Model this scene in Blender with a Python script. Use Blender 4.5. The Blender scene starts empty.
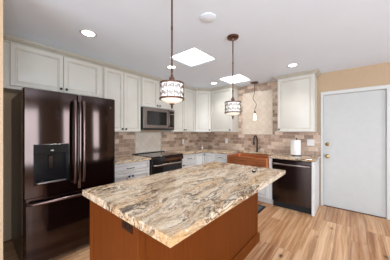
import bpy, bmesh, math, random
from mathutils import Matrix, Vector
random.seed(7)
PI = math.pi
scene = bpy.context.scene
COL = scene.collection

# ------------------------------------------------------------------ key numbers (metres)
A = -3.297        # x of the range wall
B = 4.129         # y of the sink wall
H = 2.446         # ceiling
CT = 0.914        # worktop height
XR, YR = 2.75, -3.4   # right wall and rear wall of the room (out of frame)

# ------------------------------------------------------------------ camera
cd = bpy.data.cameras.new('camera')
cd.sensor_width = 36.0
cd.lens = 184.35 / 390 * 36
cd.shift_y = 1.93 / 390
cd.clip_start = 0.02
cam = bpy.data.objects.new('camera', cd)
COL.objects.link(cam)
cam.location = (0, 0, 1.36)
cam.rotation_euler = (math.radians(90), 0, math.radians(40.2))
scene.camera = cam

# ------------------------------------------------------------------ world, lights, exposure
w = bpy.data.worlds.new('daylight')
scene.world = w
w.use_nodes = True
wb = w.node_tree.nodes['Background']
wb.inputs[0].default_value = (0.86, 0.93, 1.0, 1)
wb.inputs[1].default_value = 1.3
vs = scene.view_settings
vs.view_transform = 'Standard'
vs.look = 'None'
vs.gamma = 1.0
vs.use_curve_mapping = False
vs.exposure = 0.02


def area(name, loc, rot, sx, sy, power, col=(1, 1, 1)):
    l = bpy.data.lights.new(name, 'AREA')
    l.shape = 'RECTANGLE'
    l.size = sx
    l.size_y = sy
    l.energy = power
    l.color = col
    o = bpy.data.objects.new(name, l)
    COL.objects.link(o)
    o.location = loc
    o.rotation_euler = rot
    return o


area('added_rear_light', (-0.1, YR + 0.05, 1.15), (math.radians(-108), 0, PI), 3.8, 2.0, 140, (0.80, 0.90, 1.0))  # added fill lamp, tilted up to brighten the ceiling
area('added_side_light', (XR - 0.05, 2.75, 1.45), (0, math.radians(96), 0), 1.35, 0.6, 30, (0.86, 0.93, 1.0))  # added lamp at the narrow opening, makes the bright streak on the fridge
area('added_side_light', (XR - 0.05, -0.5, 1.25), (0, math.radians(112), 0), 1.8, 2.2, 150, (0.80, 0.90, 1.0))  # added fill lamp, lifts the left cabinets and ceiling

# ------------------------------------------------------------------ materials
def new_mat(name):
    m = bpy.data.materials.new(name)
    m.use_nodes = True
    return m, m.node_tree, m.node_tree.nodes['Principled BSDF']


def N(nt, kind, **kw):
    n = nt.nodes.new(kind)
    for k, v in kw.items():
        setattr(n, k, v)
    return n


def ramp(nt, src, stops, interp='LINEAR'):
    r = N(nt, 'ShaderNodeValToRGB')
    r.color_ramp.interpolation = interp
    el = r.color_ramp.elements
    while len(el) < len(stops):
        el.new(0.5)
    for e, (p, c) in zip(el, stops):
        e.position = p
        e.color = (*c, 1) if len(c) == 3 else c
    nt.links.new(src, r.inputs[0])
    return r.outputs[0]


def mix(nt, fac, a, b, mode='MIX'):
    m = N(nt, 'ShaderNodeMix', data_type='RGBA', blend_type=mode)
    for sock, v in ((m.inputs['Factor'], fac), (m.inputs[6], a), (m.inputs[7], b)):
        if hasattr(v, 'is_linked'):
            nt.links.new(v, sock)
        elif isinstance(v, (int, float)):
            sock.default_value = v
        else:
            sock.default_value = (*v, 1)
    return m.outputs[2]


def noise(nt, vec, scale, detail=4, rough=0.5, dist=0.0):
    n = N(nt, 'ShaderNodeTexNoise')
    n.inputs['Scale'].default_value = scale
    n.inputs['Detail'].default_value = detail
    n.inputs['Roughness'].default_value = rough
    n.inputs['Distortion'].default_value = dist
    if vec is not None:
        nt.links.new(vec, n.inputs['Vector'])
    return n.outputs[0]


def coords(nt, scale=(1, 1, 1), rot=(0, 0, 0), kind='Object', loc=(0, 0, 0)):
    t = N(nt, 'ShaderNodeTexCoord')
    m = N(nt, 'ShaderNodeMapping')
    m.inputs['Scale'].default_value = scale
    m.inputs['Rotation'].default_value = rot
    m.inputs['Location'].default_value = loc
    nt.links.new(t.outputs[kind], m.inputs[0])
    return m.outputs[0]


def world_axes(nt, u, v):
    """position vector rearranged to (u, v, 0)"""
    g = N(nt, 'ShaderNodeNewGeometry')
    s = N(nt, 'ShaderNodeSeparateXYZ')
    c = N(nt, 'ShaderNodeCombineXYZ')
    nt.links.new(g.outputs['Position'], s.inputs[0])
    nt.links.new(s.outputs[u], c.inputs[0])
    nt.links.new(s.outputs[v], c.inputs[1])
    return c.outputs[0]


def bump(nt, bsdf, h, strength=0.2, dist=0.01):
    b = N(nt, 'ShaderNodeBump')
    b.inputs['Strength'].default_value = strength
    b.inputs['Distance'].default_value = dist
    nt.links.new(h, b.inputs['Height'])
    nt.links.new(b.outputs[0], bsdf.inputs['Normal'])


def plain(name, col, rough=0.5, metal=0.0, var=0.06, scale=12, emit=None, stretch=(1, 1, 1), bumpy=0.0, **kw):
    m, nt, p = new_mat(name)
    v = noise(nt, coords(nt, stretch), scale, 3)
    lo = tuple(c * (1 - var) for c in col)
    hi = tuple(min(1, c * (1 + var)) for c in col)
    nt.links.new(ramp(nt, v, [(0.3, lo), (0.7, hi)]), p.inputs['Base Color'])
    p.inputs['Roughness'].default_value = rough
    p.inputs['Metallic'].default_value = metal
    if bumpy:
        bump(nt, p, v, bumpy)
    if emit:
        p.inputs['Emission Color'].default_value = (*emit[0], 1)
        p.inputs['Emission Strength'].default_value = emit[1]
    for k, val in kw.items():
        p.inputs[k].default_value = val
    return m


M = {}
M['wall'] = plain('tan_paint', (0.50, 0.36, 0.235), 0.75, var=0.03, scale=40, bumpy=0.03)
M['ceiling'] = plain('ceiling_paint', (0.77, 0.845, 0.95), 0.8, var=0.01, scale=3)
M['white'] = plain('white_paint', (0.55, 0.555, 0.545), 0.5, var=0.02)
M['trim'] = plain('trim_paint', (0.63, 0.63, 0.615), 0.4, var=0.02)
M['cream'] = plain('cream_lacquer', (0.605, 0.58, 0.525), 0.3, var=0.025, scale=6)
M['base_white'] = plain('base_cabinet_paint', (0.76, 0.765, 0.76), 0.32, var=0.02, scale=6)
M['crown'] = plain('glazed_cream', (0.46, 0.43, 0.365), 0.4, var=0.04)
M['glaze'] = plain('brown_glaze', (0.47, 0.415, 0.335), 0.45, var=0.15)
M['knob'] = plain('oil_rubbed_bronze', (0.035, 0.028, 0.025), 0.35, 0.7)
M['black'] = plain('black_plastic', (0.012, 0.012, 0.013), 0.35)
M['deep_black'] = plain('gloss_black', (0.006, 0.006, 0.007), 0.2, **{'Specular IOR Level': 0.25})
M['dull_black'] = plain('matt_black', (0.01, 0.01, 0.01), 0.8)  # flat black for toe kicks, mat border and outlet slots
M['glass_black'] = plain('black_glass', (0.010, 0.009, 0.009), 0.06)
M['steel'] = plain('black_stainless', (0.070, 0.058, 0.057), 0.17, 0.95, var=0.18, scale=9, stretch=(1, 1, 0.05))  # broad vertical tone bands stand in for streaky reflections
M['fridge'] = plain('fridge_black_stainless', (0.056, 0.040, 0.037), 0.10, 0.95, var=0.10, scale=6, stretch=(1, 1, 0.3), bumpy=0.012)
M['fridge_side'] = plain('fridge_side_tinted', (0.045, 0.032, 0.022), 0.3)  # dark brown tint stands in for the reflected tan wall and alcove shade
M['range_bar'] = plain('range_handle_steel', (0.42, 0.37, 0.35), 0.25, 0.95)
M['dw_bar'] = plain('dishwasher_bar_steel', (0.24, 0.205, 0.195), 0.25, 0.95)
M['bar'] = plain('dark_steel_bar', (0.15, 0.10, 0.095), 0.25, 0.95)
M['mw'] = plain('grey_stainless', (0.235, 0.205, 0.19), 0.3, 0.9, var=0.06, scale=50, stretch=(1, 0.03, 1))
M['chrome'] = plain('satin_steel', (0.6, 0.58, 0.56), 0.25, 1.0)
M['brass'] = plain('brass', (0.38, 0.26, 0.12), 0.25, 1.0)
M['bronze'] = plain('bronze', (0.13, 0.062, 0.042), 0.32, 0.75, var=0.2, scale=30)
M['shade'] = plain('shade_glass', (0.82, 0.80, 0.77), 0.5, emit=((1.0, 0.96, 0.92), 0.28))
M['bowl'] = plain('alabaster_glass', (0.9, 0.84, 0.74), 0.4, var=0.1, scale=14, emit=((1.0, 0.86, 0.68), 0.30))
M['bulb'] = plain('lit_glass', (1, 0.95, 0.85), 0.3, emit=((1.0, 0.9, 0.75), 1.3))
M['lamp'] = plain('lamp_lens', (1, 1, 1), 0.4, emit=((1.0, 0.96, 0.9), 9.0))
M['skylight'] = plain('skylight_lens', (1, 1, 1), 0.5, emit=((0.94, 0.98, 1.0), 7.5))
M['paper'] = plain('paper', (0.86, 0.85, 0.83), 0.9, var=0.02, scale=80, bumpy=0.1)
M['plate'] = plain('white_plastic', (0.8, 0.79, 0.77), 0.35)
M['brown_plate'] = plain('brown_plastic', (0.028, 0.008, 0.004), 0.5, **{'Specular IOR Level': 0.2})
M['mat_grey'] = plain('grey_weave', (0.085, 0.08, 0.078), 0.95, var=0.3, scale=120, bumpy=0.3)
M['daylight_glass'] = plain('window_frame_paint', (0.8, 0.8, 0.8), 0.4)


def copper():
    m, nt, p = new_mat('hammered_copper')
    c = coords(nt)
    v = N(nt, 'ShaderNodeTexVoronoi')
    v.inputs['Scale'].default_value = 42
    nt.links.new(c, v.inputs['Vector'])
    n = noise(nt, coords(nt, (0.6, 1, 5)), 9, 4)
    nt.links.new(ramp(nt, n, [(0.3, (0.45, 0.15, 0.055)), (0.7, (0.70, 0.27, 0.11))]), p.inputs['Base Color'])
    p.inputs['Metallic'].default_value = 0.85
    p.inputs['Roughness'].default_value = 0.38
    bump(nt, p, v.outputs['Distance'], 0.35, 0.004)
    return m


def cherry():
    m, nt, p = new_mat('cherry_wood')
    n = noise(nt, coords(nt, (9, 9, 0.5)), 3.0, 6, 0.6, 0.6)
    f = noise(nt, coords(nt, (60, 60, 2)), 3.0, 3)
    c1 = ramp(nt, n, [(0.25, (0.105, 0.024, 0.003)), (0.75, (0.165, 0.040, 0.005))])
    nt.links.new(mix(nt, 0.25, c1, ramp(nt, f, [(0.3, (0.08, 0.017, 0.003)), (0.7, (0.20, 0.05, 0.008))])), p.inputs['Base Color'])
    p.inputs['Roughness'].default_value = 0.45
    p.inputs['Specular IOR Level'].default_value = 0.12
    return m


def granite():
    m, nt, p = new_mat('bordeaux_granite')
    rot = N(nt, 'ShaderNodeMapping')
    rot.inputs['Scale'].default_value = (1.0, 0.24, 1.0)
    nt.links.new(coords(nt, (1, 1, 1), (0, 0, math.radians(-7))), rot.inputs[0])
    base = rot.outputs[0]
    # warp
    wn = N(nt, 'ShaderNodeTexNoise')
    wn.inputs['Scale'].default_value = 2.2
    wn.inputs['Detail'].default_value = 3
    nt.links.new(coords(nt), wn.inputs['Vector'])
    sc = N(nt, 'ShaderNodeVectorMath', operation='SCALE')
    sc.inputs['Scale'].default_value = 0.22
    nt.links.new(wn.outputs['Color'], sc.inputs[0])
    ad = N(nt, 'ShaderNodeVectorMath', operation='ADD')
    nt.links.new(base, ad.inputs[0])
    nt.links.new(sc.outputs[0], ad.inputs[1])
    v = ad.outputs[0]
    n1 = noise(nt, v, 11.0, 8, 0.68, 0.4)
    c = ramp(nt, n1, [(0.30, (0.30, 0.21, 0.14)), (0.40, (0.60, 0.45, 0.31)), (0.50, (0.80, 0.68, 0.53)),
                      (0.60, (0.87, 0.79, 0.67)), (0.70, (0.62, 0.54, 0.46)), (0.80, (0.42, 0.37, 0.33))])
    # golden drifts
    n2 = noise(nt, v, 5.0, 6, 0.65, 0.4)
    c = mix(nt, ramp(nt, n2, [(0.51, (0, 0, 0)), (0.63, (0.68, 0.68, 0.68))]), c, (0.62, 0.37, 0.14))
    # flowing veins: narrow bands where the noise crosses its middle
    for sc_, col_, k_, lo in ((9.5, (0.035, 0.02, 0.012), 0.97, 0.44), (17.0, (0.26, 0.115, 0.035), 0.9, 0.44), (5.5, (0.08, 0.045, 0.03), 0.9, 0.46)):
        n3 = noise(nt, v, sc_, 8, 0.66, 0.6)
        vein = ramp(nt, n3, [(0.462, (0, 0, 0)), (0.484, (k_, k_, k_)), (0.502, (k_, k_, k_)), (0.524, (0, 0, 0))])
        brk = ramp(nt, noise(nt, v, sc_ * 0.6 + 1, 4), [(lo, (0, 0, 0)), (lo + 0.13, (1, 1, 1))])
        c = mix(nt, mix(nt, 1.0, vein, brk, 'MULTIPLY'), c, col_)
    # thin dark and pale streaks along the flow
    st = noise(nt, v, 30.0, 5, 0.65, 0.3)
    c = mix(nt, ramp(nt, st, [(0.34, (0.85, 0.85, 0.85)), (0.42, (0, 0, 0))]), c, (0.17, 0.10, 0.06))
    # mineral speckle
    sp = noise(nt, coords(nt), 85, 3, 0.7)
    c = mix(nt, ramp(nt, sp, [(0.32, (0.9, 0.9, 0.9)), (0.42, (0, 0, 0))]), c, (0.10, 0.085, 0.075))
    sp2 = noise(nt, coords(nt, loc=(3, 1, 2)), 50, 3, 0.7)
    c = mix(nt, ramp(nt, sp2, [(0.60, (0, 0, 0)), (0.70, (0.8, 0.8, 0.8))]), c, (0.88, 0.84, 0.77))
    c = mix(nt, 1.0, c, (0.93, 0.88, 0.82), 'MULTIPLY')
    nt.links.new(c, p.inputs['Base Color'])
    p.inputs['Specular IOR Level'].default_value = 0.38
    p.inputs['Roughness'].default_value = 0.10
    return m


def tile(name, u, v):
    """tumbled travertine subway tile"""
    m, nt, p = new_mat(name)
    vec = world_axes(nt, u, v)
    b = N(nt, 'ShaderNodeTexBrick')
    b.offset = 0.5
    b.inputs['Color1'].default_value = (0, 0, 0, 1)
    b.inputs['Color2'].default_value = (1, 1, 1, 1)
    b.inputs['Mortar'].default_value = (0.5, 0.5, 0.5, 1)
    b.inputs['Scale'].default_value = 1.0
    b.inputs['Mortar Size'].default_value = 0.0035
    b.inputs['Mortar Smooth'].default_value = 0.3
    b.inputs['Brick Width'].default_value = 0.155
    b.inputs['Row Height'].default_value = 0.0765
    nt.links.new(vec, b.inputs['Vector'])
    col = ramp(nt, b.outputs['Color'], [(0.0, (0.20, 0.110, 0.072)), (0.3, (0.36, 0.225, 0.155)), (0.6, (0.62, 0.44, 0.32)),
                                        (1.0, (0.86, 0.69, 0.55))])
    n = noise(nt, vec, 22, 5, 0.6)
    col = mix(nt, 0.35, col, ramp(nt, n, [(0.3, (0.22, 0.13, 0.085)), (0.7, (0.74, 0.58, 0.46))]))
    nt.links.new(mix(nt, b.outputs['Fac'], col, (0.56, 0.44, 0.35)), p.inputs['Base Color'])
    p.inputs['Roughness'].default_value = 0.45
    inv = N(nt, 'ShaderNodeMath', operation='SUBTRACT')
    inv.inputs[0].default_value = 1.0
    nt.links.new(b.outputs['Fac'], inv.inputs[1])
    bump(nt, p, inv.outputs[0], 0.5, 0.004)
    return m


def diamond(name, u, v, c0, c1, size=0.105):
    m, nt, p = new_mat(name)
    vec = world_axes(nt, u, v)
    mp = N(nt, 'ShaderNodeMapping')
    mp.inputs['Rotation'].default_value = (0, 0, PI / 4)
    nt.links.new(vec, mp.inputs[0])
    b = N(nt, 'ShaderNodeTexBrick')
    b.offset = 0.0
    b.inputs['Color1'].default_value = (0, 0, 0, 1)
    b.inputs['Color2'].default_value = (1, 1, 1, 1)
    b.inputs['Scale'].default_value = 1.0
    b.inputs['Mortar Size'].default_value = 0.003
    b.inputs['Brick Width'].default_value = size
    b.inputs['Row Height'].default_value = size
    nt.links.new(mp.outputs[0], b.inputs['Vector'])
    col = ramp(nt, b.outputs['Color'], [(0.0, c0), (1.0, c1)])
    n = noise(nt, vec, 25, 5, 0.6)
    col = mix(nt, 0.3, col, ramp(nt, n, [(0.3, c0), (0.7, c1)]))
    nt.links.new(mix(nt, b.outputs['Fac'], col, tuple(c * 0.92 for c in c0)), p.inputs['Base Color'])
    p.inputs['Roughness'].default_value = 0.4
    return m


def planks():
    m, nt, p = new_mat('hickory_planks')
    vec = world_axes(nt, 1, 0)
    b = N(nt, 'ShaderNodeTexBrick')
    b.offset = 0.37
    b.offset_frequency = 3
    b.inputs['Color1'].default_value = (0, 0, 0, 1)
    b.inputs['Color2'].default_value = (1, 1, 1, 1)
    b.inputs['Scale'].default_value = 1.0
    b.inputs['Mortar Size'].default_value = 0.0012
    b.inputs['Brick Width'].default_value = 1.15
    b.inputs['Row Height'].default_value = 0.162
    nt.links.new(vec, b.inputs['Vector'])
    rnd = b.outputs['Color']
    col = ramp(nt, rnd, [(0.0, (0.29, 0.125, 0.050)), (0.35, (0.43, 0.215, 0.098)), (0.65, (0.58, 0.335, 0.172)), (1.0, (0.77, 0.52, 0.315))])
    # grain: stretched along the plank, shifted per plank
    mp = N(nt, 'ShaderNodeMapping')
    mp.inputs['Scale'].default_value = (0.42, 9, 1)
    nt.links.new(vec, mp.inputs[0])
    off = N(nt, 'ShaderNodeVectorMath', operation='MULTIPLY_ADD')
    nt.links.new(rnd, off.inputs[0])
    off.inputs[1].default_value = (7, 13, 5)
    nt.links.new(mp.outputs[0], off.inputs[2])
    g = noise(nt, off.outputs[0], 2.4, 6, 0.6, 0.5)
    gr = ramp(nt, g, [(0.36, (0.19, 0.062, 0.020)), (0.45, (0.47, 0.22, 0.092)), (0.52, (0.61, 0.35, 0.185)), (0.64, (0.82, 0.56, 0.365))])
    col = mix(nt, 0.52, col, gr)
    # knots
    mk = N(nt, 'ShaderNodeMapping')
    mk.inputs['Scale'].default_value = (2.0, 3.6, 1)
    nt.links.new(vec, mk.inputs[0])
    vk = N(nt, 'ShaderNodeTexVoronoi')
    vk.inputs['Scale'].default_value = 1.0
    nt.links.new(mk.outputs[0], vk.inputs['Vector'])
    col = mix(nt, ramp(nt, vk.outputs['Distance'], [(0.035, (0.97, 0.97, 0.97)), (0.06, (0.4, 0.4, 0.4)), (0.12, (0, 0, 0))]),
              col, (0.07, 0.026, 0.010))
    nt.links.new(mix(nt, b.outputs['Fac'], col, (0.14, 0.065, 0.03)), p.inputs['Base Color'])
    p.inputs['Roughness'].default_value = 0.38
    p.inputs['Specular IOR Level'].default_value = 0.3
    return m


M['copper'] = copper()
M['cherry'] = cherry()
M['granite'] = granite()
M['tileA'] = tile('travertine_tile_range_wall', 1, 2)
M['tileB'] = tile('travertine_tile_sink_wall', 0, 2)
M['diaA'] = diamond('pale_tile_range_panel', 1, 2, (0.70, 0.59, 0.49), (0.82, 0.72, 0.62))
M['diaB'] = diamond('cream_diamond_tile', 0, 2, (0.67, 0.545, 0.43), (0.77, 0.66, 0.54))
M['pencil'] = plain('cream_stone_trim', (0.68, 0.60, 0.50), 0.4, var=0.1, scale=30)
M['floor'] = planks()


def clear_glass():
    m, nt, p = new_mat('clear_glass')
    n = noise(nt, coords(nt), 8)
    nt.links.new(ramp(nt, n, [(0, (0.95, 0.93, 0.92)), (1, (1, 1, 1))]), p.inputs['Base Color'])
    p.inputs['Roughness'].default_value = 0.05
    p.inputs['Transmission Weight'].default_value = 0.9
    return m


M['clear'] = clear_glass()

# ------------------------------------------------------------------ mesh builder
class MB:
    def __init__(self, xf=None):
        self.bm = bmesh.new()
        self.xf = xf
        self.mi = 0

    def _add(self, verts, faces, mi=None):
        vs_ = [self.bm.verts.new(self.xf @ Vector(v) if self.xf else v) for v in verts]
        for f in faces:
            try:
                fc = self.bm.faces.new([vs_[i] for i in f])
                fc.material_index = self.mi if mi is None else mi
            except ValueError:
                pass
        return self

    def box(self, x0, x1, y0, y1, z0, z1, bev=0.0, seg=1):
        t = bmesh.new()
        r = bmesh.ops.create_cube(t, size=1)
        for v in r['verts']:
            v.co = Vector(((x0 + x1) / 2 + v.co.x * (x1 - x0), (y0 + y1) / 2 + v.co.y * (y1 - y0), (z0 + z1) / 2 + v.co.z * (z1 - z0)))
        if bev:
            bmesh.ops.bevel(t, geom=list(t.edges), offset=bev, segments=seg, affect='EDGES', profile=0.5)
        t.verts.index_update()
        self._add([v.co.copy() for v in t.verts], [[v.index for v in f.verts] for f in t.faces])
        t.free()
        return self

    def prism(self, poly, z0, z1):
        """polygon in xy (counter-clockwise) extruded in z"""
        n = len(poly)
        vs_ = [(x, y, z0) for x, y in poly] + [(x, y, z1) for x, y in poly]
        fs = [list(range(n))[::-1], list(range(n, 2 * n))] + [[i, (i + 1) % n, n + (i + 1) % n, n + i] for i in range(n)]
        return self._add(vs_, fs)

    def sweep(self, rings, closed=False, caps=True):
        n = len(rings[0])
        vs_ = [p for r in rings for p in r]
        fs = []
        R = len(rings)
        for i in range(R if closed else R - 1):
            j = (i + 1) % R
            for k in range(n):
                l = (k + 1) % n
                fs.append([i * n + k, i * n + l, j * n + l, j * n + k])
        if caps and not closed:
            fs.append(list(range(n))[::-1])
            fs.append(list(range((R - 1) * n, R * n)))
        return self._add(vs_, fs)

    def lathe(self, prof, cx=0, cy=0, n=24, caps=True):
        """prof: list of (r, z)"""
        rings = [[(cx + r * math.cos(2 * PI * k / n), cy + r * math.sin(2 * PI * k / n), z) for k in range(n)] for r, z in prof]
        return self.sweep(rings, caps=caps)

    def lathe_ring(self, prof, cx=0, cy=0, n=32):
        """closed profile turned about z (a ring)"""
        rings = [[(cx + r * math.cos(2 * PI * k / n), cy + r * math.sin(2 * PI * k / n), z) for r, z in prof] for k in range(n)]
        return self.sweep(rings, closed=True)

    def tube(self, pts, r, n=10, closed=False, flat=1.0):
        pts = [Vector(p) for p in pts]
        rings = []
        L = len(pts)
        up = None
        for i, p in enumerate(pts):
            if closed:
                t = pts[(i + 1) % L] - pts[i - 1]
            else:
                t = pts[min(i + 1, L - 1)] - pts[max(i - 1, 0)]
            t.normalize()
            if up is None:
                up = Vector((0, 0, 1)) if abs(t.z) < 0.9 else Vector((1, 0, 0))
            a = t.cross(up).normalized()
            b_ = a.cross(t).normalized()
            up = b_
            rr = r[i] if isinstance(r, (list, tuple)) else r
            rings.append([tuple(p + a * rr * math.cos(2 * PI * k / n) + b_ * rr * flat * math.sin(2 * PI * k / n)) for k in range(n)])
        return self.sweep(rings, closed=closed)

    def cyl(self, p0, p1, r, n=16):
        return self.tube([p0, p1], r, n)

    def build(self, name, mat, parent=None, smooth=35, loc=None):
        me = bpy.data.meshes.new(name)
        bmesh.ops.recalc_face_normals(self.bm, faces=list(self.bm.faces))
        self.bm.to_mesh(me)
        self.bm.free()
        for m in (mat if isinstance(mat, (list, tuple)) else [mat]):
            me.materials.append(M[m])
        if smooth:
            me.polygons.foreach_set('use_smooth', [True] * len(me.polygons))
            me.set_sharp_from_angle(angle=math.radians(smooth))
        o = bpy.data.objects.new(name, me)
        COL.objects.link(o)
        if parent:
            o.parent = parent
        if loc:
            o.location = loc
        return o


def tag(o, label, cat, group=None):
    o['label'] = label
    o['category'] = cat
    if group:
        o['group'] = group
    return o


def thing(name, label, cat, loc=(0, 0, 0), rz=0.0, group=None):
    o = bpy.data.objects.new(name, None)
    o.empty_display_size = 0.1
    COL.objects.link(o)
    o.location = loc
    o.rotation_euler = (0, 0, rz)
    return tag(o, label, cat, group)


def struct(o, label=None):
    o['kind'] = 'structure'
    if label:
        o['label'] = label
    return o


# ------------------------------------------------------------------ setting
T = 0.12
X0 = A - T
struct(MB().box(X0, XR + T, YR - T, B + T, -0.08, 0).build('floor', 'floor'), 'wide-plank hickory floor with knots')

SKY = [(-2.03, -1.535, 1.81, 2.31), (-2.08, -1.595, 3.205, 3.725)]
m = MB()
ys = [YR - T, SKY[0][2], SKY[0][3], SKY[1][2], SKY[1][3], B + T]
for i in range(5):
    hole = SKY[0] if i == 1 else SKY[1] if i == 3 else None
    if hole:
        m.box(X0, hole[0], ys[i], ys[i + 1], H, H + 0.10)
        m.box(hole[1], XR + T, ys[i], ys[i + 1], H, H + 0.10)
    else:
        m.box(X0, XR + T, ys[i], ys[i + 1], H, H + 0.10)
struct(m.build('ceiling', 'ceiling', smooth=0), 'smooth white ceiling')
for i, (x0, x1, y0, y1) in enumerate(SKY):
    o = struct(MB().box(x0 + 0.012, x1 - 0.012, y0 + 0.012, y1 - 0.012, H + 0.025, H + 0.045).build('window_%d' % (i + 1), 'skylight', smooth=0),
               ('square skylight beside the near pendant rod', 'square skylight farther back near the sink')[i])
    f = MB()
    f.box(x0, x0 + 0.012, y0, y1, H + 0.003, H + 0.05).box(x1 - 0.012, x1, y0, y1, H + 0.003, H + 0.05)
    f.box(x0 + 0.012, x1 - 0.012, y0, y0 + 0.012, H + 0.003, H + 0.05).box(x0 + 0.012, x1 - 0.012, y1 - 0.012, y1, H + 0.003, H + 0.05)
    f.build('skylight_frame', 'white', o)

DX0, DX1, DZ = -0.384, 0.425, 2.035
m = MB()
m.box(X0, DX0 - 0.02, B, B + T, 0, H).box(DX1 + 0.02, XR + T, B, B + T, 0, H).box(DX0 - 0.02, DX1 + 0.02, B, B + T, DZ + 0.02, H)
struct(m.build('wall_back', 'wall', smooth=0), 'tan wall with the white door and sink run')
struct(MB().box(A - T, A, YR, B, 0, H).build('wall_left', 'wall', smooth=0), 'wall behind refrigerator and range')
struct(MB().box(A, -1.90, 0.0, 0.1213, 0, H).build('wall_front', 'wall', smooth=0), 'tan partition wall end beside the refrigerator')
# right wall with two window openings (out of frame, placed for the added lamps and fridge reflections)
m = MB()
def wall_x(m, x0, x1, y0, y1, holes):
    y = y0
    for (a0, a1, z0, z1) in holes:
        m.box(x0, x1, y, a0, 0, H)
        m.box(x0, x1, a0, a1, 0, z0) if z0 > 0 else None
        m.box(x0, x1, a0, a1, z1, H)
        y = a1
    m.box(x0, x1, y, y1, 0, H)
wall_x(m, XR, XR + T, YR, B, [(-1.62, 0.62, 0.3, 2.2), (2.35, 3.15, 0.75, 2.15)])
struct(m.build('wall_right', 'wall', smooth=0), 'tan wall out of frame with added window openings')
m = MB()
m.box(A - T, -2.0, YR - T, YR, 0, H).box(1.8, XR + T, YR - T, YR, 0, H).box(-2.0, 1.8, YR - T, YR, 2.25, H)
struct(m.build('wall_rear', 'wall', smooth=0), 'tan wall behind the viewer with a wide opening')

# door with jamb, casing, hardware
d = struct(MB().box(DX0 + 0.004, DX1 - 0.004, B + 0.018, B + 0.058, 0.012, DZ - 0.004, 0.002).build('door_1', 'white'), 'plain white slab door')
j = MB()
j.box(DX0 - 0.02, DX0, B - 0.001, B + T, 0, DZ + 0.02).box(DX1, DX1 + 0.02, B - 0.001, B + T, 0, DZ + 0.02).box(DX0, DX1, B - 0.001, B + T, DZ, DZ + 0.02)
j.build('door_jamb', 'trim', d)
MB().box(DX0, DX1, B + 0.004, B + 0.10, 0.0, 0.011).build('threshold', 'bronze', d)


def round_hw(name, x, z, parts, parent):
    xf = Matrix.Translation((x, B + 0.018, z)) @ Matrix.Rotation(math.radians(90), 4, 'X')
    mm = MB(xf)
    mm.lathe(parts, n=20)
    return mm.build(name, 'brass', parent)


k = round_hw('deadbolt', DX0 + 0.058, 1.135, [(0.033, 0.0), (0.033, 0.008), (0.024, 0.016), (0.012, 0.018), (0.010, 0.03), (0.0, 0.032)], d)
k['label'] = 'brass deadbolt'
k = round_hw('door_knob', DX0 + 0.058, 0.915, [(0.036, 0.0), (0.036, 0.006), (0.016, 0.012), (0.014, 0.03), (0.027, 0.04), (0.031, 0.052), (0.026, 0.064), (0.0, 0.068)], d)
k['label'] = 'round brass knob'
CW = 0.055
m = MB()
for x0, x1 in ((DX0 - 0.043, DX0 - 0.003), (DX1 + 0.003, DX1 + 0.003 + CW)):
    m.box(x0, x1, B - 0.016, B - 0.0015, 0, DZ + 0.005, 0.003)
m.box(DX0 - 0.043, DX1 + 0.003 + CW, B - 0.016, B - 0.0015, DZ + 0.0051, DZ + 0.06, 0.003)
struct(m.build('trim_1', 'trim'), 'white door casing')
struct(MB().box(DX1 + 0.06, XR, B - 0.014, B, 0, 0.09, 0.003).build('baseboard_back', 'trim'))

# tile on the walls (thin real slabs)
m = MB()
m.box(A, A + 0.010, 1.19, B - 0.010, 0.90, 1.357)
m.build('backsplash', 'tileA', smooth=0)
bs = bpy.data.objects['backsplash']
struct(bs, 'travertine tile behind the range')
bs.name = 'trim_2'
m = MB()
m.box(A, -2.09, B - 0.010, B, 0.90, 1.357).box(-2.09, -1.10, B - 0.010, B, 0.90, H - 0.002).box(-1.10, -0.428, B - 0.010, B, 0.90, 1.357)
struct(m.build('trim_3', 'tileB', smooth=0), 'travertine tile on the sink wall')
PX0, PX1, PZ0, PZ1 = -1.98, -1.285, 1.305, 2.275
pm = tag(MB().box(PX0 + 0.02, PX1 - 0.02, B - 0.0155, B - 0.0105, PZ0 + 0.02, PZ1 - 0.02).build('tile_panel', 'diaB', smooth=0),
         'tall cream diamond-pattern tile panel on the wall above the copper sink', 'tile panel')


def frame_x(m, x0, x1, y0, y1, z0, z1, wd):
    m.box(x0, x1, y0, y1, z0, z0 + wd, 0.003).box(x0, x1, y0, y1, z1 - wd, z1, 0.003)
    m.box(x0, x0 + wd, y0, y1, z0 + wd, z1 - wd, 0.003).box(x1 - wd, x1, y0, y1, z0 + wd, z1 - wd, 0.003)


m = MB()
frame_x(m, PX0, PX1, B - 0.022, B - 0.0105, PZ0, PZ1, 0.02)
m.build('border', 'pencil', pm)
pa = tag(MB().box(A + 0.0105, A + 0.0155, 2.055, 2.665, 0.95, 1.336).build('tile_panel', 'diaA', smooth=0),
         'pale framed tile panel on the wall behind the range', 'tile panel')
m = MB(Matrix.Translation((A, 0, 0)) @ Matrix.Rotation(PI / 2, 4, 'Z'))
frame_x(m, 2.035, 2.685, -0.021, -0.0105, 0.93, 1.355, 0.02)
m.build('border', 'pencil', pa)

# crown moulding: profile (out from cabinet face, z)
CZ = 2.388
prof = [(0.0, CZ - 0.012), (0.012, CZ - 0.012), (0.014, CZ + 0.006), (0.030, CZ + 0.016), (0.050, CZ + 0.034), (0.056, CZ + 0.042), (0.056, H - 0.001), (0.0, H - 0.001)]
UD = 0.325          # upper carcass depth
UF = UD + 0.02      # with door


def crown(name, path, label):
    """path: plan points of the face line; each with its mitre-outward direction"""
    rings = []
    for (x, y, nx, ny) in path:
        rings.append([(x + nx * r, y + ny * r, z) for r, z in prof])
    return struct(MB().sweep(rings).build(name, 'crown', smooth=25), label)


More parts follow.
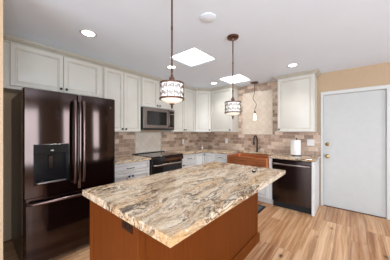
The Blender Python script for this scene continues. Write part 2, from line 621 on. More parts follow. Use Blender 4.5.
t8 = math.tan(math.radians(22.5))
crown('trim_4', [(A + UD, 0.1225, 1, 0), (A + UD, B - 0.61, 1, -t8), (A + 0.61, B - UD, t8, -1), (-2.09, B - UD, 1, -1), (-2.09, B - 0.011, 1, 0)],
      'cream crown moulding over the left cabinets')
crown('trim_5', [(-1.10, B - 0.011, -1, 0), (-1.10, B - UD, -1, -1), (-0.478, B - UD, 1, -1), (-0.478, B - 0.001, 1, 0)],
      'cream crown moulding over the cabinet by the door')

# ------------------------------------------------------------------ cabinets
DT = 0.02


PAINT = 'cream'


def panel_mesh(m, x0, x1, z0, z1, yb, fr=0.055, t=DT):
    """raised-panel door facing -y, back face at y=yb; glaze in its groove (material 1)"""
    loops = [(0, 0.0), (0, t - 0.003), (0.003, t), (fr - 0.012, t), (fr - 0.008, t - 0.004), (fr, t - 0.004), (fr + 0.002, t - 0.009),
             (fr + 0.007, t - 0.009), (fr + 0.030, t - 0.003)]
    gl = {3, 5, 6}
    vs_ = []
    for i, dd in loops:
        vs_ += [(x0 + i, yb - dd, z0 + i), (x1 - i, yb - dd, z0 + i), (x1 - i, yb - dd, z1 - i), (x0 + i, yb - dd, z1 - i)]
    n = len(loops)
    base = [(3, 2, 1, 0)]
    m._add(vs_, [], 0)
    off = len(m.bm.verts) - len(vs_)
    m.bm.verts.ensure_lookup_table()
    V = m.bm.verts

    def face(ix, mi):
        f = m.bm.faces.new([V[off + q] for q in ix])
        f.material_index = mi
    face((3, 2, 1, 0), 0)
    for i in range(n - 1):
        for k_ in range(4):
            l = (k_ + 1) % 4
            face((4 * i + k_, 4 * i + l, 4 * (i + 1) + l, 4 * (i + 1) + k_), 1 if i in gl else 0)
    e = 4 * (n - 1)
    face((e, e + 1, e + 2, e + 3), 0)


def knob_mesh(x, z, y, xf=None):
    mm = MB((xf if xf else Matrix()) @ Matrix.Translation((x, y, z)) @ Matrix.Rotation(math.radians(90), 4, 'X'))
    mm.lathe([(0.008, 0.0), (0.006, 0.006), (0.006, 0.014), (0.015, 0.019), (0.017, 0.025), (0.012, 0.031), (0.0, 0.033)], n=14)
    return mm


def add_door(root, x0, x1, z0, z1, yb, knob=None, xf=None, fr=0.055, name='door'):
    m = MB(xf)
    panel_mesh(m, x0, x1, z0, z1, yb, fr)
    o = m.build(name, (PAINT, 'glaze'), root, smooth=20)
    if knob:
        kx = x0 + 0.028 if knob[0] == 'l' else x1 - 0.028
        kz = z0 + 0.04 if knob[1] == 'b' else z1 - 0.04
        knob_mesh(kx, kz, yb - DT, xf).build('knob', 'knob', o)
    return o


def add_drawer(root, x0, x1, z0, z1, yb):
    m = MB()
    panel_mesh(m, x0, x1, z0, z1, yb, 0.034)
    o = m.build('drawer', (PAINT, 'glaze'), root, smooth=20)
    c = (x0 + x1) / 2
    zz = (z0 + z1) / 2
    y = yb - DT
    pts = [(c - 0.06, y, zz), (c - 0.058, y - 0.022, zz), (c - 0.03, y - 0.03, zz), (c + 0.03, y - 0.03, zz), (c + 0.058, y - 0.022, zz), (c + 0.06, y, zz)]
    MB().tube(pts, 0.006, 8).build('pull', 'knob', o)
    return o


def wall_cabinet(label, loc, rz, wd, z0, z1, doors, depth=UD, zdoor=None):
    """doors: list of (x0, x1, knob)"""
    t = thing('wall_cabinet', label, 'cabinet', loc, rz, 'cream wall cabinets')
    m = MB()
    m.box(0.001, wd - 0.001, -depth, -0.012, z0, z1, 0.002)
    m.build('carcass', 'cream', t)
    for x0, x1, kn in doors:
        add_door(t, x0, x1, (zdoor or z0 + 0.012), z1 - 0.012, -depth - 0.0005, kn)
    return t


ZT = CZ - 0.002
R90 = PI / 2
UB = 1.358
wall_cabinet('cream double-door wall cabinet directly above the dark refrigerator', (A, 0.123, 0), R90, 1.152, 1.855, ZT,
             [(0.122, 0.627, 'rb'), (0.633, 1.102, 'lb')], zdoor=1.892)
wall_cabinet('tall cream double-door wall cabinet between the refrigerator and the microwave', (A, 1.277, 0), R90, 0.68, UB, ZT,
             [(0.012, 0.336, 'rb'), (0.344, 0.668, 'lb')])
wall_cabinet('short cream double-door wall cabinet mounted directly above the microwave', (A, 1.96, 0), R90, 0.775, 1.83, ZT,
             [(0.018, 0.384, 'rb'), (0.391, 0.757, 'lb')])
wall_cabinet('tall cream double-door wall cabinet between the microwave and the angled corner cabinet', (A, 2.738, 0), R90, B - 0.61 - 2.738, UB, ZT,
             [(0.020, 0.378, 'rb'), (0.385, 0.755, 'lb')])
wall_cabinet('cream single-door wall cabinet between the angled corner cabinet and the diamond tile panel', (A + 0.611, B, 0), 0, -2.09 - A - 0.611, UB, ZT,
             [(0.014, 0.582, 'rb')])
wall_cabinet('cream single-door wall cabinet above the dishwasher, beside the white door', (-1.10, B, 0), 0, 0.622, UB, ZT,
             [(0.014, 0.608, 'lb')])
# angled corner cabinet
t = thing('wall_cabinet', 'narrow angled cream corner wall cabinet set diagonally where the two tiled walls meet', 'cabinet', (A, B, 0), 0, 'cream wall cabinets')
m = MB()
m.prism([(0.012, -0.012), (0.012, -0.609), (UD, -0.609), (0.609, -UD), (0.609, -0.012)], UB, ZT)
m.build('carcass', 'cream', t, smooth=20)
xf = Matrix.Translation((UD, -0.609, 0)) @ Matrix.Rotation(PI / 4, 4, 'Z')
Ld = (0.609 - UD) * math.sqrt(2)
add_door(t, 0.016, Ld - 0.016, UB + 0.012, ZT - 0.012, -0.0005, 'rb', xf)

# --- base cabinets
PAINT = 'base_white'
BD = 0.60
TOP = CT - 0.037


def base_cabinet(label, loc, rz, wd, fronts, toe=True, top=TOP - 0.001):
    t = thing('base_cabinet', label, 'cabinet', loc, rz, 'white base cabinets')
    MB().box(0.001, wd - 0.001, -BD, -0.012, 0.10, top, 0.002).build('carcass', 'base_white', t)
    MB().box(0.001, wd - 0.001, -BD + 0.06, -0.02, 0.0, 0.0995).build('toe_kick', 'base_white', t)
    for f in fronts:
        if f[0] == 'drawer':
            add_drawer(t, f[1], f[2], f[3], f[4], -BD - 0.0005)
        else:
            add_door(t, f[1], f[2], f[3], f[4], -BD - 0.0005, f[5])
    return t


base_cabinet('white base cabinet with one drawer between the refrigerator and the range', (A, 1.20, 0), R90, 0.752,
             [('drawer', 0.012, 0.74, 0.715, 0.860), ('door', 0.012, 0.373, 0.115, 0.700, 'rt'), ('door', 0.379, 0.74, 0.115, 0.700, 'lt')])
base_cabinet('white base cabinet with one drawer just past the range', (A, 2.742, 0), R90, 3.21 - 2.742,
             [('drawer', 0.012, 0.456, 0.715, 0.860), ('door', 0.012, 0.456, 0.115, 0.700, 'lt')])
SX0, SX1 = -2.02, -1.17
base_cabinet('white base cabinet with one drawer immediately left of the copper sink', (-2.385, B, 0), 0, SX0 + 2.385 - 0.01,
             [('drawer', 0.012, 0.34, 0.715, 0.860), ('door', 0.012, 0.34, 0.115, 0.700, 'rt')])
base_cabinet('white base cabinet under the copper apron sink', (SX0 - 0.008, B, 0), 0, -1.108 - SX0 + 0.006,
             [('door', 0.03, 0.434, 0.115, 0.600, 'rt'), ('door', 0.440, 0.85, 0.115, 0.600, 'lt')], top=0.615)
t = bpy.data.objects.get('base_cabinet.003')
MB().box(0.862, -1.108 - SX0 + 0.005, -BD - 0.012, -0.012, 0.618, TOP - 0.001, 0.002).build('filler', 'base_white', t)
# L-shaped corner base
t = thing('base_cabinet', 'white corner base cabinet with folding doors in the inner corner of the counter', 'cabinet', (A, B, 0), 0, 'white base cabinets')
yA = -(B - 3.211)
xB = -2.386 - A
m = MB()
m.prism([(0.012, -0.012), (0.012, yA), (BD, yA), (BD, -BD), (xB, -BD), (xB, -0.012)], 0.10, TOP - 0.001)
m.build('carcass', 'base_white', t, smooth=20)
m = MB()
m.prism([(0.02, -0.02), (0.02, yA + 0.001), (BD - 0.06, yA + 0.001), (BD - 0.06, -BD + 0.06), (xB - 0.001, -BD + 0.06), (xB - 0.001, -0.02)], 0.0, 0.0995)
m.build('toe_kick', 'base_white', t, smooth=20)
xf = Matrix.Translation((BD, yA, 0)) @ Matrix.Rotation(R90, 4, 'Z')
add_door(t, 0.008, -yA - BD - 0.024, 0.115, 0.860, -0.0005, None, xf)
xf = Matrix.Translation((BD, -BD, 0))
add_door(t, 0.024, xB - BD - 0.008, 0.115, 0.860, -0.0005, 'lt', xf)
# end panel
tag(MB().box(-0.486, -0.446, B - 0.625, B - 0.0175, 0, TOP - 0.001, 0.002).build('end_panel', 'base_white'),
    'narrow white end panel closing the counter between the dishwasher and the white door', 'panel')

# --- worktops
def slab(m, poly, z0=TOP, z1=CT, ch=0.004):
    """polygon slab with a small arris"""
    n = len(poly)

    def inset(p, d_):
        out = []
        for i in range(n):
            a, b_, c = Vector(p[i - 1]), Vector(p[i]), Vector(p[(i + 1) % n])
            e1 = (b_ - a).normalized()
            e2 = (c - b_).normalized()
            n1 = Vector((-e1.y, e1.x))
            n2 = Vector((-e2.y, e2.x))
            out.append(tuple(b_ + (n1 + n2) / (1 + n1.dot(n2)) * d_))
        return out
    pi_ = inset(poly, ch)
    rings = [[(x, y, z0) for x, y in pi_], [(x, y, z0 + ch) for x, y in poly], [(x, y, z1 - ch) for x, y in poly], [(x, y, z1) for x, y in pi_]]
    m.sweep(rings)


CF = 0.645
m = MB()
slab(m, [(A + 0.0105, 1.192), (A + CF, 1.192), (A + CF, 1.956), (A + 0.0105, 1.956)])
tag(m.build('countertop', 'granite', smooth=20), 'short granite countertop between the refrigerator and the range', 'countertop')
m = MB()
yb = B - 0.0105
cut = B - 0.145
slab(m, [(A + 0.0105, 2.742), (A + CF, 2.742), (A + CF, B - CF), (SX0, B - CF), (SX0, cut), (SX1, cut), (SX1, B - CF), (-0.4275, B - CF), (-0.4275, B - 0.0175), (-0.445, B - 0.0175), (-0.445, yb), (A + 0.0105, yb)])
o = m.build('countertop', 'granite', smooth=20)
tag(o, 'long L-shaped granite countertop running from the range past the copper sink to the door', 'countertop')

# ------------------------------------------------------------------ copper sink
t = thing('sink', 'hammered copper apron-front farmhouse sink set in the granite counter', 'sink', ((SX0 + SX1) / 2, B, 0.0))
hw = (SX1 - SX0) / 2 - 0.002
sy0, sy1 = -0.69, -0.147
zt, zb = 0.868, 0.622
m = MB()
def rr(x0, x1, y0, y1, r, n=4):
    pts = []
    for cx, cy, a0 in ((x1 - r, y0 + r, -90), (x1 - r, y1 - r, 0), (x0 + r, y1 - r, 90), (x0 + r, y0 + r, 180)):
        for i in range(n + 1):
            an = math.radians(a0 + 90 * i / n)
            pts.append((cx + r * math.cos(an), cy + r * math.sin(an)))
    return pts
def ring(z, ins, r):
    return [(x, y, z) for x, y in rr(-hw + ins, hw - ins, sy0 + ins, sy1 - ins, r)]
m.sweep([ring(zb, 0.012, 0.02), ring(zb + 0.012, 0, 0.014), ring(zt - 0.012, 0, 0.014), ring(zt - 0.004, -0.0, 0.014), ring(zt, 0.005, 0.014), ring(zt, 0.026, 0.02),
         ring(zt - 0.006, 0.032, 0.03), ring(zb + 0.04, 0.04, 0.05), ring(zb + 0.022, 0.06, 0.06)])
m.build('basin', 'copper', t, smooth=40)
MB().lathe([(0.045, zb + 0.023), (0.045, zb + 0.026), (0.03, zb + 0.027), (0.0, zb + 0.0265)], 0, -0.42).build('drain', 'knob', t)

# faucet
t = thing('faucet', 'dark bronze gooseneck faucet standing behind the copper sink', 'faucet', (-1.60, B - 0.085, CT))
MB().lathe([(0.030, 0.0005), (0.030, 0.006), (0.024, 0.014), (0.020, 0.05), (0.017, 0.09), (0.020, 0.095), (0.020, 0.10), (0.015, 0.105), (0.0, 0.106)], n=18).build('body', 'knob', t)
pts = [(0, 0, 0.10), (0, 0, 0.26)]
for i in range(1, 11):
    an = PI - PI * i / 10
    pts.append((0, -0.09 - 0.09 * math.cos(an), 0.26 + 0.10 * math.sin(an)))
pts += [(0, -0.18, 0.235)]
MB().tube(pts, 0.0155, 12).build('spout', 'knob', t)
MB().lathe([(0.0, 0.165), (0.022, 0.166), (0.024, 0.18), (0.020, 0.22), (0.017, 0.245), (0.0, 0.246)], 0, -0.18, 14).build('spray_head', 'knob', t)
m = MB()
m.cyl((0.015, 0, 0.065), (0.05, 0, 0.07), 0.011, 10)
m.tube([(0.045, 0, 0.068), (0.065, -0.01, 0.09), (0.085, -0.02, 0.125)], [0.008, 0.007, 0.008], 8)
m.build('lever', 'knob', t)

# ------------------------------------------------------------------ dishwasher
DWX0, DWX1 = -1.105, -0.49
t = thing('dishwasher', 'dark stainless dishwasher with a bar handle under the counter end', 'dishwasher', (DWX0, B, 0))
wd = DWX1 - DWX0
def bowed(x0, x1, yfront, bow, yback, n=10):
    pts = [(x0, yback)]
    f = []
    for i in range(n + 1):
        u = i / n
        f.append((x0 + (x1 - x0) * u, yfront - bow * (1 - (2 * u - 1) ** 2)))
    return [(x0, yback)] + f + [(x1, yback)]
MB().box(0.005, wd - 0.005, -0.585, -0.02, 0.10, TOP - 0.004).build('tub', 'black', t)
dd = MB()
dd.prism(bowed(0.004, wd - 0.004, -0.622, 0.012, -0.586), 0.115, TOP - 0.022)
dd = dd.build('door', 'steel', t, smooth=20)
hb = MB()
hb.tube([(0.020, -0.624, 0.79), (0.024, -0.66, 0.79), (0.08, -0.680, 0.79), (wd / 2, -0.688, 0.79), (wd - 0.08, -0.680, 0.79), (wd - 0.024, -0.66, 0.79), (wd - 0.020, -0.624, 0.79)], 0.016, 10)
hb.build('handle', 'dw_bar', dd)
MB().prism(bowed(0.004, wd - 0.004, -0.612, 0.012, -0.586), TOP - 0.0215, TOP - 0.004).build('control_strip', 'glass_black', t)
MB().box(0.006, wd - 0.006, -0.575, -0.05, 0.0, 0.0995).build('toe_kick', 'dull_black', t)

# ------------------------------------------------------------------ refrigerator
FY0, FY1, FZ = 0.278, 1.181, 1.782
FX = -2.375
t = thing('refrigerator', 'tall dark brown stainless French-door refrigerator with water dispenser', 'refrigerator', (A, FY0, 0), R90)
FW = FY1 - FY0
dF = FX - A            # depth to door front
MB().box(0.003, FW - 0.003, -dF + 0.085, -0.03, 0.03, FZ - 0.012, 0.006).build('body', 'fridge_side', t)
MB().box(0.01, FW - 0.01, -dF + 0.10, -0.04, 0.0, 0.0295).build('kick_plate', 'dull_black', t)
SP = 0.467          # seam between the two doors
BOW = 0.014


def fy(x, x0, x1):
    u = (x - x0) / (x1 - x0)
    e = min(u, 1 - u)
    rnd = 0.010 * max(0.0, 1 - e / 0.03) ** 2
    return -dF - BOW * (1 - (2 * u - 1) ** 2) + rnd


def door_piece(m, dx0, dx1, x0, x1, z0, z1, n=26):
    pts = [(x0, -dF + 0.075)]
    for i in range(n + 1):
        x = x0 + (x1 - x0) * i / n
        pts.append((x, fy(x, dx0, dx1)))
    pts.append((x1, -dF + 0.075))
    m.prism(pts, z0, z1)


ZS = 0.715
qx0, qx1, qz0, qz1 = 0.078, 0.374, 0.835, 1.235     # dispenser opening
L0, L1 = 0.003, SP - 0.002
m = MB()
door_piece(m, L0, L1, L0, qx0, ZS, FZ)
door_piece(m, L0, L1, qx1, L1, ZS, FZ)
door_piece(m, L0, L1, qx0, qx1, ZS, qz0)
door_piece(m, L0, L1, qx0, qx1, qz1, FZ)
dl = m.build('door', 'fridge', t, smooth=30)
yf = -dF - BOW
m = MB()
m.box(qx0, qx1, yf - 0.004, yf + 0.03, qz1 - 0.095, qz1, 0.004)      # control panel
m.box(qx0, qx0 + 0.016, yf - 0.003, yf + 0.02, qz0, qz1 - 0.095)
m.box(qx1 - 0.016, qx1, yf - 0.003, yf + 0.02, qz0, qz1 - 0.095)
m.box(qx0, qx1, yf - 0.006, yf + 0.085, qz0, qz0 + 0.022, 0.003)
m.box(qx0, qx1, yf + 0.080, yf + 0.087, qz0, qz1)
m.box(qx0, qx0 + 0.006, yf + 0.02, yf + 0.085, qz0, qz1).box(qx1 - 0.006, qx1, yf + 0.02, yf + 0.085, qz0, qz1)
dp = m.build('dispenser', 'deep_black', dl)
MB().box(0.5 * (qx0 + qx1) - 0.024, 0.5 * (qx0 + qx1) + 0.024, yf + 0.055, yf + 0.075, qz0 + 0.13, qz1 - 0.12, 0.006).build('dispenser_paddle', 'steel', dl)
MB().box(qx0 + 0.03, qx1 - 0.03, yf - 0.0075, yf - 0.0065, qz0 + 0.006, qz0 + 0.017).build('drip_tray_rim', 'chrome', dl)
MB().box(0.5 * (qx0 + qx1) - 0.012, 0.5 * (qx0 + qx1) + 0.012, yf - 0.0052, yf - 0.0042, qz1 - 0.07, qz1 - 0.06).build('display', 'chrome', dl)


def fr_handle(x, parent):
    y = -dF - 0.008
    pts = [(x, y, 0.80), (x, y - 0.035, 0.805), (x, y - 0.052, 0.86), (x, y - 0.060, 1.05), (x, y - 0.062, 1.25), (x, y - 0.060, 1.45), (x, y - 0.052, 1.645), (x, y - 0.035, 1.70), (x, y, 1.705)]
    MB().tube(pts, 0.0165, 14).build('handle', 'bar', parent)


fr_handle(SP - 0.045, dl)
m = MB()
door_piece(m, SP + 0.002, FW - 0.003, SP + 0.002, FW - 0.003, ZS, FZ)
dr = m.build('door', 'fridge', t, smooth=30)
fr_handle(SP + 0.042, dr)
xf = Matrix.Translation((FW - 0.066, -dF - 0.0085, 1.672)) @ Matrix.Rotation(math.radians(90), 4, 'X')
MB(xf).lathe([(0.014, 0), (0.014, 0.003), (0.0, 0.0035)], n=18).build('badge', 'black', dr)
m = MB()
door_piece(m, 0.003, FW - 0.003, 0.003, FW - 0.003, 0.055, ZS - 0.006)
dz = m.build('freezer_drawer', 'fridge', t, smooth=30)
hz = 0.66
MB().tube([(0.035, -dF, hz), (0.037, -dF - 0.04, hz), (0.07, -dF - 0.060, hz), (FW / 2, -dF - 0.072, hz), (FW - 0.07, -dF - 0.060, hz), (FW - 0.037, -dF - 0.04, hz), (FW - 0.035, -dF, hz)], 0.0155, 12).build('handle', 'bar', dz)
for x in (0.05, FW - 0.05):
    MB().box(x - 0.035, x + 0.035, -dF + 0.02, -dF + 0.16, FZ + 0.0005, FZ + 0.008, 0.003).build('hinge_cover', 'black', t)

# ------------------------------------------------------------------ microwave
t = thing('microwave', 'dark stainless over-the-range microwave hung between cream cabinets', 'microwave', (A, 1.962, 1.40), R90)
MWW, MWH, MWD = 0.771, 0.425, 0.385
MB().box(0.001, MWW - 0.001, -MWD, -0.012, 0, MWH, 0.003).build('case', 'black', t)
m = MB()
yF = -MWD - 0.0005
frame_x(m, 0.003, MWW - 0.003, yF - 0.028, yF, 0.02, MWH - 0.004, 0.0)if False else None
dx1 = 0.615
m.box(0.003, 0.075, yF - 0.03, yF, 0.03, MWH - 0.003, 0.004)
m.box(dx1 - 0.055, dx1, yF - 0.03, yF, 0.03, MWH - 0.003, 0.004)
m.box(0.0755, dx1 - 0.0555, yF - 0.03, yF, 0.03, 0.095, 0.004)
m.box(0.0755, dx1 - 0.0555, yF - 0.03, yF, MWH - 0.07, MWH - 0.003, 0.004)
dm = m.build('door', 'mw', t)
MB().box(0.0752, dx1 - 0.0552, yF - 0.022, yF - 0.002, 0.0952, MWH - 0.0702).build('window', 'glass_black', dm)
MB().tube([(dx1 - 0.026, yF - 0.03, 0.06), (dx1 - 0.026, yF - 0.062, 0.07), (dx1 - 0.026, yF - 0.07, 0.12), (dx1 - 0.026, yF - 0.07, MWH - 0.08), (dx1 - 0.026, yF - 0.062, MWH - 0.035), (dx1 - 0.026, yF - 0.03, MWH - 0.025)], 0.012, 10).build('handle', 'bar', dm)
cp = MB().box(dx1 + 0.002, MWW - 0.003, yF - 0.03, yF, 0.03, MWH - 0.003, 0.004).build('control_panel', 'mw', t)
MB().box(dx1 + 0.02, MWW - 0.02, yF - 0.0315, yF - 0.0305, MWH - 0.085, MWH - 0.04).build('display', 'glass_black', cp)
MB().box(dx1 + 0.02, MWW - 0.02, yF - 0.0315, yF - 0.0305, 0.06, MWH - 0.11).build('keypad', 'glass_black', cp)
MB().box(0.003, MWW - 0.003, yF - 0.024, yF, 0.004, 0.0285, 0.003).build('vent_grille', 'black', t)

# ------------------------------------------------------------------ range
RY0, RW = 1.964, 0.77
t = thing('range', 'black and dark stainless slide-in range below the microwave', 'range', (A, RY0, 0), R90)
MB().box(0.002, RW - 0.002, -0.60, -0.022, 0.05, 0.905, 0.003).build('body', 'black', t)
MB().box(0.02, RW - 0.02, -0.57, -0.06, 0, 0.0495).build('toe_kick', 'dull_black', t)
ck = MB()
ck.box(0.0, RW, -0.665, -0.095, 0.9055, 0.922, 0.004)
ck = ck.build('cooktop', 'glass_black', t)
for bx, by, br in ((0.20, -0.50, 0.10), (0.56, -0.50, 0.115), (0.20, -0.23, 0.075), (0.56, -0.23, 0.085)):
    MB().lathe_ring([(br, 0.9222), (br, 0.9226), (br - 0.004, 0.9226), (br - 0.004, 0.9222)], bx, by, 40).build('burner_ring', 'steel', ck)
MB().box(0.0, RW, -0.094, -0.024, 0.9055, 0.934, 0.005).build('rear_trim', 'black', t)
m = MB(Matrix.Identity(4))
m.sweep([[(x, -0.602, 0.805), (x, -0.655, 0.805), (x, -0.675, 0.815), (x, -0.667, 0.900), (x, -0.66, 0.905), (x, -0.602, 0.905)] for x in (0.001, RW - 0.001)])
cpn = m.build('control_panel', 'glass_black', t, smooth=30)
m = MB()
m.box(0.003, 0.085, -0.642, -0.602, 0.245, 0.80, 0.004).box(RW - 0.085, RW - 0.003, -0.642, -0.602, 0.245, 0.80, 0.004)
m.box(0.0855, RW - 0.0855, -0.642, -0.602, 0.245, 0.33, 0.004).box(0.0855, RW - 0.0855, -0.642, -0.602, 0.71, 0.80, 0.004)
od = m.build('oven_door', 'steel', t)
MB().box(0.0852, RW - 0.0852, -0.636, -0.606, 0.3302, 0.7098).build('window', 'glass_black', od)
MB().tube([(0.04, -0.64, 0.762), (0.042, -0.68, 0.762), (0.07, -0.695, 0.762), (RW - 0.07, -0.695, 0.762), (RW - 0.042, -0.68, 0.762), (RW - 0.04, -0.64, 0.762)], 0.0135, 12).build('handle', 'range_bar', od)
MB().box(0.003, RW - 0.003, -0.64, -0.602, 0.06, 0.238, 0.004).build('storage_drawer', 'steel', t)

# ------------------------------------------------------------------ island
IX0, IX1, IY0, IY1 = -1.584, -0.581, 0.526, 2.321
bx0, bx1, by0, by1 = -1.55, -0.885, 0.565, 2.265
t = thing('kitchen_island', 'reddish-brown cherry wood kitchen island base under a granite top', 'island', ((bx0 + bx1) / 2, (by0 + by1) / 2, 0))
ox, oy = (bx0 + bx1) / 2, (by0 + by1) / 2
hx, hy = (bx1 - bx0) / 2, (by1 - by0) / 2
MB().box(-hx + 0.006, hx - 0.006, -hy + 0.006, hy - 0.006, 0, TOP - 0.011, 0.002).build('cabinet_body', 'cherry', t)
for sx in (-1, 1):
    for sy in (-1, 1):
        m = MB()
        x0, x1 = sorted((sx * hx, sx * (hx - 0.05)))
        y0, y1 = sorted((sy * hy, sy * (hy - 0.05)))
        m.box(x0, x1, y0, y1, 0.002, TOP - 0.0115, 0.004)
        m.build('corner_post', 'cherry', t)
m = MB()
bp = [(0.0, 0.001), (0.016, 0.001), (0.016, 0.085), (0.010, 0.098), (0.004, 0.108), (0.0, 0.110)]
rings = []
for sx, sy in ((1, -1), (1, 1), (-1, 1), (-1, -1)):
    rings.append([(sx * (hx + 0.0005 + r), sy * (hy + 0.0005 + r), z) for r, z in bp])
m.sweep(rings, closed=True)
m.build('base_moulding', 'cherry', t, smooth=30)
m = MB()
slab(m, [(IX0 - ox, IY0 - oy), (IX1 - ox, IY0 - oy), (IX1 - ox, IY1 - oy), (IX0 - ox, IY1 - oy)], 0, 0.0468, 0.004)
o = m.build('countertop', 'granite', smooth=20, loc=(ox, oy, TOP - 0.0101))
tag(o, 'large polished veined granite countertop on the cherry island', 'countertop')


def outlet_face(m, x, z, y, s=1.0):
    m.box(x - 0.017 * s, x + 0.017 * s, y - 0.002, y, z - 0.014 * s, z + 0.014 * s, 0.003)


def outlet(label, loc, rz, mat, slot, wd=0.075, ht=0.118):
    t = thing('outlet', label, 'outlet', loc, rz)
    MB().box(-wd / 2, wd / 2, -0.006, -0.0003, -ht / 2, ht / 2, 0.003).build('cover_plate', mat, t)
    for dz_ in (-0.022, 0.022):
        m = MB()
        outlet_face(m, 0, dz_, -0.0061)
        so = m.build('socket', mat, t)
        MB().box(-0.008, -0.005, -0.0087, -0.0082, dz_ - 0.006, dz_ + 0.006).box(0.005, 0.008, -0.0087, -0.0082, dz_ - 0.006, dz_ + 0.006).build('slot', slot, so)
    return t


t = outlet('dark brown sideways outlet on the cherry island end just under the granite edge', (-1.0, by0 + 0.006, 0.817), 0, 'brown_plate', 'dull_black')
t.rotation_euler = (0, PI / 2, 0)
outlet('white outlet on the tile between the range and the corner', (A + 0.010, 3.42, 1.115), R90, 'plate', 'black')
outlet('white outlet on the tile just left of the copper sink', (-2.425, B - 0.010, 1.13), 0, 'plate', 'black')
t = thing('switch_plate', 'wide white double switch plate on the tile beside the paper towels', 'switch', (-0.585, B - 0.010, 1.155))
MB().box(-0.06, 0.06, -0.006, -0.0003, -0.059, 0.059, 0.003).build('cover_plate', 'plate', t)
for x in (-0.024, 0.024):
    MB().box(x - 0.016, x + 0.016, -0.009, -0.0062, -0.033, 0.033, 0.002).build('rocker_switch', 'plate', t)

# ------------------------------------------------------------------ counter things
px, py = -0.78, B - 0.245
t = thing('paper_towel_holder', 'black upright paper towel holder on the counter above the dishwasher', 'holder', (px, py, CT))
MB().lathe([(0.082, 0.0005), (0.082, 0.008), (0.075, 0.014), (0.0, 0.015)], n=28).build('base', 'knob', t)
MB().lathe([(0.007, 0.015), (0.007, 0.30), (0.013, 0.305), (0.015, 0.318), (0.010, 0.330), (0.0, 0.333)], n=14).build('post', 'knob', t)
m = MB()
m.lathe_ring([(0.070, 0.0), (0.072, 0.004), (0.072, 0.274), (0.070, 0.278), (0.022, 0.278), (0.020, 0.274), (0.020, 0.004), (0.022, 0.0)], n=36)
rt = tag(m.build('paper_towel_roll', 'paper', loc=(px, py, CT + 0.0155)), 'white paper towel roll on the black upright holder', 'paper towels')
m = MB()
ar = [(0.0735 * math.cos(a_), 0.0735 * math.sin(a_)) for a_ in [math.radians(-150 + 8 * i) for i in range(6)]]
ar = [(-0.098, -0.012), (-0.083, -0.024)] + ar[1:]
rings = [[(x, y, 0.002), (x, y, 0.276), (x * 1.012, y * 1.012, 0.276), (x * 1.012, y * 1.012, 0.002)] for x, y in ar]
m.sweep(rings)
m.build('loose_sheet', 'paper', rt)

t = thing('bottle', 'slim clear glass bottle on the counter in the tiled corner', 'bottle', (-2.86, 3.65, CT + 0.0005))
MB().lathe([(0.026, 0.0), (0.029, 0.004), (0.029, 0.10), (0.022, 0.125), (0.011, 0.145), (0.010, 0.19), (0.0, 0.19)], n=20).build('body', 'clear', t)
MB().lathe([(0.0225, 0.004), (0.0255, 0.006), (0.0255, 0.075), (0.0, 0.075)], n=20).build('contents', 'bowl_oil' if 'bowl_oil' in M else 'pencil', t)
MB().lathe([(0.012, 0.1905), (0.014, 0.195), (0.014, 0.208), (0.0, 0.212)], n=14).build('stopper', 'chrome', t)

t = thing('dish', 'tiny dark round dish with a pale centre near the far corner of the island top', 'dish', (-0.823, 1.985, CT + 0.0004))
MB().lathe_ring([(0.010, 0.0), (0.019, 0.002), (0.024, 0.018), (0.021, 0.018), (0.016, 0.005), (0.010, 0.004)], n=24).build('bowl', 'knob', t)
MB().lathe([(0.0085, 0.001), (0.0125, 0.006), (0.013, 0.014), (0.008, 0.022), (0.0, 0.024)], n=18).build('centre', 'plate', t)

t = thing('floor_mat', 'grey floor mat with a black border in front of the sink cabinet', 'mat', (-1.6, 3.14, 0))
MB().box(-0.39, 0.39, -0.20, 0.20, 0.0003, 0.010, 0.003).build('field', 'mat_grey', t)
m = MB()
m.box(-0.43, 0.43, -0.24, -0.2005, 0.0003, 0.012, 0.003).box(-0.43, 0.43, 0.2005, 0.24, 0.0003, 0.012, 0.003)
m.box(-0.43, -0.3905, -0.2005, 0.2005, 0.0003, 0.012, 0.003).box(0.3905, 0.43, -0.2005, 0.2005, 0.0003, 0.012, 0.003)
m.build('border', 'dull_black', t)

# ------------------------------------------------------------------ ceiling fittings
def downlight(label, x, y, power):
    t = thing('recessed_light', label, 'ceiling light', (x, y, H), 0, 'recessed ceiling lights')
    MB().lathe_ring([(0.085, -0.0005), (0.085, -0.004), (0.066, -0.008), (0.062, -0.004), (0.062, -0.0005)], n=32).build('trim_ring', 'white', t)
    MB().lathe([(0.0615, -0.0005), (0.0615, -0.0045), (0.0, -0.0055)], n=28).build('lens', 'lamp', t)
    l = bpy.data.lights.new('downlight', 'SPOT')
    l.energy = power
    l.spot_size = math.radians(120)
    l.spot_blend = 0.9
    l.shadow_soft_size = 0.06
    l.color = (1.0, 0.97, 0.94)
    o = bpy.data.objects.new('downlight_lamp', l)
    COL.objects.link(o)
    o.location = (x, y, H - 0.02)
    return t


DLP = 28
downlight('recessed ceiling light over the floor in front of the refrigerator', -2.20, 0.79, DLP * 1.6)
downlight('recessed ceiling light partly behind the near pendant rod', -2.285, 2.10, DLP)
downlight('recessed ceiling light near the angled corner cabinet', -2.32, 3.40, DLP)
downlight('recessed ceiling light in front of the cabinet over the dishwasher', -0.722, 3.306, DLP)
tag(MB().lathe([(0.075, -0.0005), (0.074, -0.006), (0.066, -0.010), (0.0, -0.011)], n=36).build('ceiling_cover', 'ceiling', loc=(-1.035, 1.416, H)),
    'round white blank cover on the ceiling midway between the drum pendants', 'cover plate')


# ------------------------------------------------------------------ drum pendants
def scroll(c, r0, turns, a0, sgn, n=18):
    pts = []
    for i in range(n):
        u = i / (n - 1)
        r = r0 * (1 - 0.78 * u)
        an = a0 + sgn * turns * 2 * PI * u
        pts.append((c[0] + r * math.cos(an), c[1] + r * math.sin(an)))
    return pts


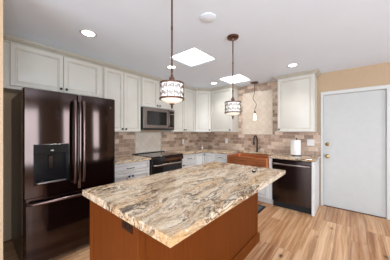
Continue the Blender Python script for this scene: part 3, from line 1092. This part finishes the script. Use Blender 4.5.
def pendant(label, x, y, ztop, zrim):
    R = 0.088
    h = ztop - zrim
    t = thing('pendant_light', label, 'pendant light', (x, y, H), 0, 'scrollwork drum pendants')
    zt_, zr = ztop - H, zrim - H
    MB().lathe([(0.066, -0.0005), (0.066, -0.012), (0.058, -0.022), (0.020, -0.028), (0.012, -0.05), (0.0, -0.05)], n=28).build('canopy', 'bronze', t)
    m = MB()
    m.cyl((0, 0, -0.045), (0, 0, zt_ + 0.06), 0.0068, 12)
    for zj in (-0.30, -0.62):
        if zj > zt_ + 0.08:
            m.lathe([(0.0068, zj - 0.012), (0.0085, zj - 0.012), (0.0085, zj + 0.012), (0.0068, zj + 0.012)], n=12)
    m.build('rod', 'bronze', t)
    MB().lathe([(0.0, zt_ + 0.062), (0.009, zt_ + 0.06), (0.011, zt_ + 0.045), (0.020, zt_ + 0.040), (0.022, zt_ + 0.012), (0.030, zt_ + 0.006), (0.030, zt_ - 0.002), (0.0, zt_ - 0.003)], n=20).build('cap', 'bronze', t)
    for k_ in range(3):
        an = 2 * PI * k_ / 3 + 0.4
        m = MB()
        m.cyl((0.025 * math.cos(an), 0.025 * math.sin(an), zt_), (R * math.cos(an), R * math.sin(an), zt_ - 0.004), 0.003, 8)
        m.build('spider_arm', 'bronze', t)
    MB().lathe_ring([(R - 0.006, zr + 0.004), (R - 0.003, zr + 0.004), (R - 0.003, zt_ - 0.004), (R - 0.006, zt_ - 0.004)], n=40).build('lamp_shade', 'shade', t)
    f = MB()
    f.lathe_ring([(R - 0.002, zt_ - 0.012), (R + 0.004, zt_ - 0.012), (R + 0.004, zt_), (R - 0.006, zt_)], n=40)
    f.build('top_rim', 'bronze', t)
    f = MB()
    f.lathe_ring([(R - 0.003, zr - 0.004), (R + 0.007, zr - 0.004), (R + 0.007, zr + 0.009), (R - 0.002, zr + 0.009)], n=40)
    f.build('bottom_rim', 'bronze', t)
    # scrollwork: curls wrapped round the drum
    g = MB()
    nc = 11
    hh = h - 0.022
    for k_ in range(nc):
        s0 = 2 * PI * R * k_ / nc
        wcell = 2 * PI * R / nc
        for row in range(2):
            zc = zr + 0.011 + hh * (0.27 + 0.46 * row)
            for sg in (-1, 1):
                c2 = (s0 + wcell * (0.5 + 0.24 * sg), zc + 0.006 * sg * (1 if row else -1))
                pts2 = scroll(c2, wcell * 0.255, 1.35, (PI / 2 if row else -PI / 2), sg * (1 if row else -1))
                g.tube([((R + 0.001) * math.cos(s / R), (R + 0.001) * math.sin(s / R), z) for s, z in pts2], 0.0018, 5)
        pts2 = [(s0 + 0.004 * math.sin(2 * PI * i / 12), zr + 0.008 + (h - 0.018) * i / 12) for i in range(13)]
        g.tube([((R + 0.001) * math.cos(s / R), (R + 0.001) * math.sin(s / R), z) for s, z in pts2], 0.0018, 5)
    g.build('scrollwork', 'bronze', t)
    b = MB()
    b.lathe([(R - 0.006, zr - 0.002), (R - 0.010, zr - 0.008), (R - 0.024, zr - 0.018), (R - 0.050, zr - 0.028), (0.012, zr - 0.033), (0.0, zr - 0.033)], n=36, caps=False)
    b.build('bowl_diffuser', 'bowl', t)
    MB().lathe([(0.0, zr - 0.032), (0.018, zr - 0.033), (0.017, zr - 0.040), (0.007, zr - 0.045), (0.011, zr - 0.055), (0.006, zr - 0.063), (0.007, zr - 0.069), (0.0, zr - 0.075)], n=16).build('finial', 'bronze', t)
    return t


pendant('bronze drum pendant with scrollwork shade hanging over the near end of the island', -1.034, 0.953, 1.730, 1.608)
pendant('bronze drum pendant with scrollwork shade hanging over the far end of the island', -1.028, 1.886, 1.702, 1.578)

# bare-bulb pendant over the sink
t = thing('pendant_light', 'small lone pendant with frosted shade on a wavy cord over the copper sink', 'pendant light', (-1.616, 3.93, H))
MB().lathe([(0.085, -0.0005), (0.085, -0.014), (0.07, -0.024), (0.012, -0.032), (0.0, -0.032)], n=28).build('canopy', 'bronze', t)
m = MB()
pts = []
for i in range(41):
    z = -0.03 - 0.605 * i / 40
    u = i / 40
    aa = 0.045 * math.sin(PI * min(1, max(0, (u - 0.35) / 0.65)))
    pts.append((aa * math.sin(u * 9.5) + 0.012 * u, aa * math.cos(u * 9.5) - aa * 0.5, z))
m.tube(pts, 0.006, 8)
m.build('cord', 'bronze', t)
MB().lathe([(0.0, -0.63), (0.014, -0.632), (0.018, -0.655), (0.018, -0.685), (0.0, -0.686)], 0.012, 0, 16).build('socket', 'bronze', t)
MB().lathe([(0.016, -0.680), (0.022, -0.71), (0.030, -0.76), (0.036, -0.815), (0.036, -0.825), (0.0, -0.83)], 0.012, 0, 22).build('lamp_shade', 'bulb', t)
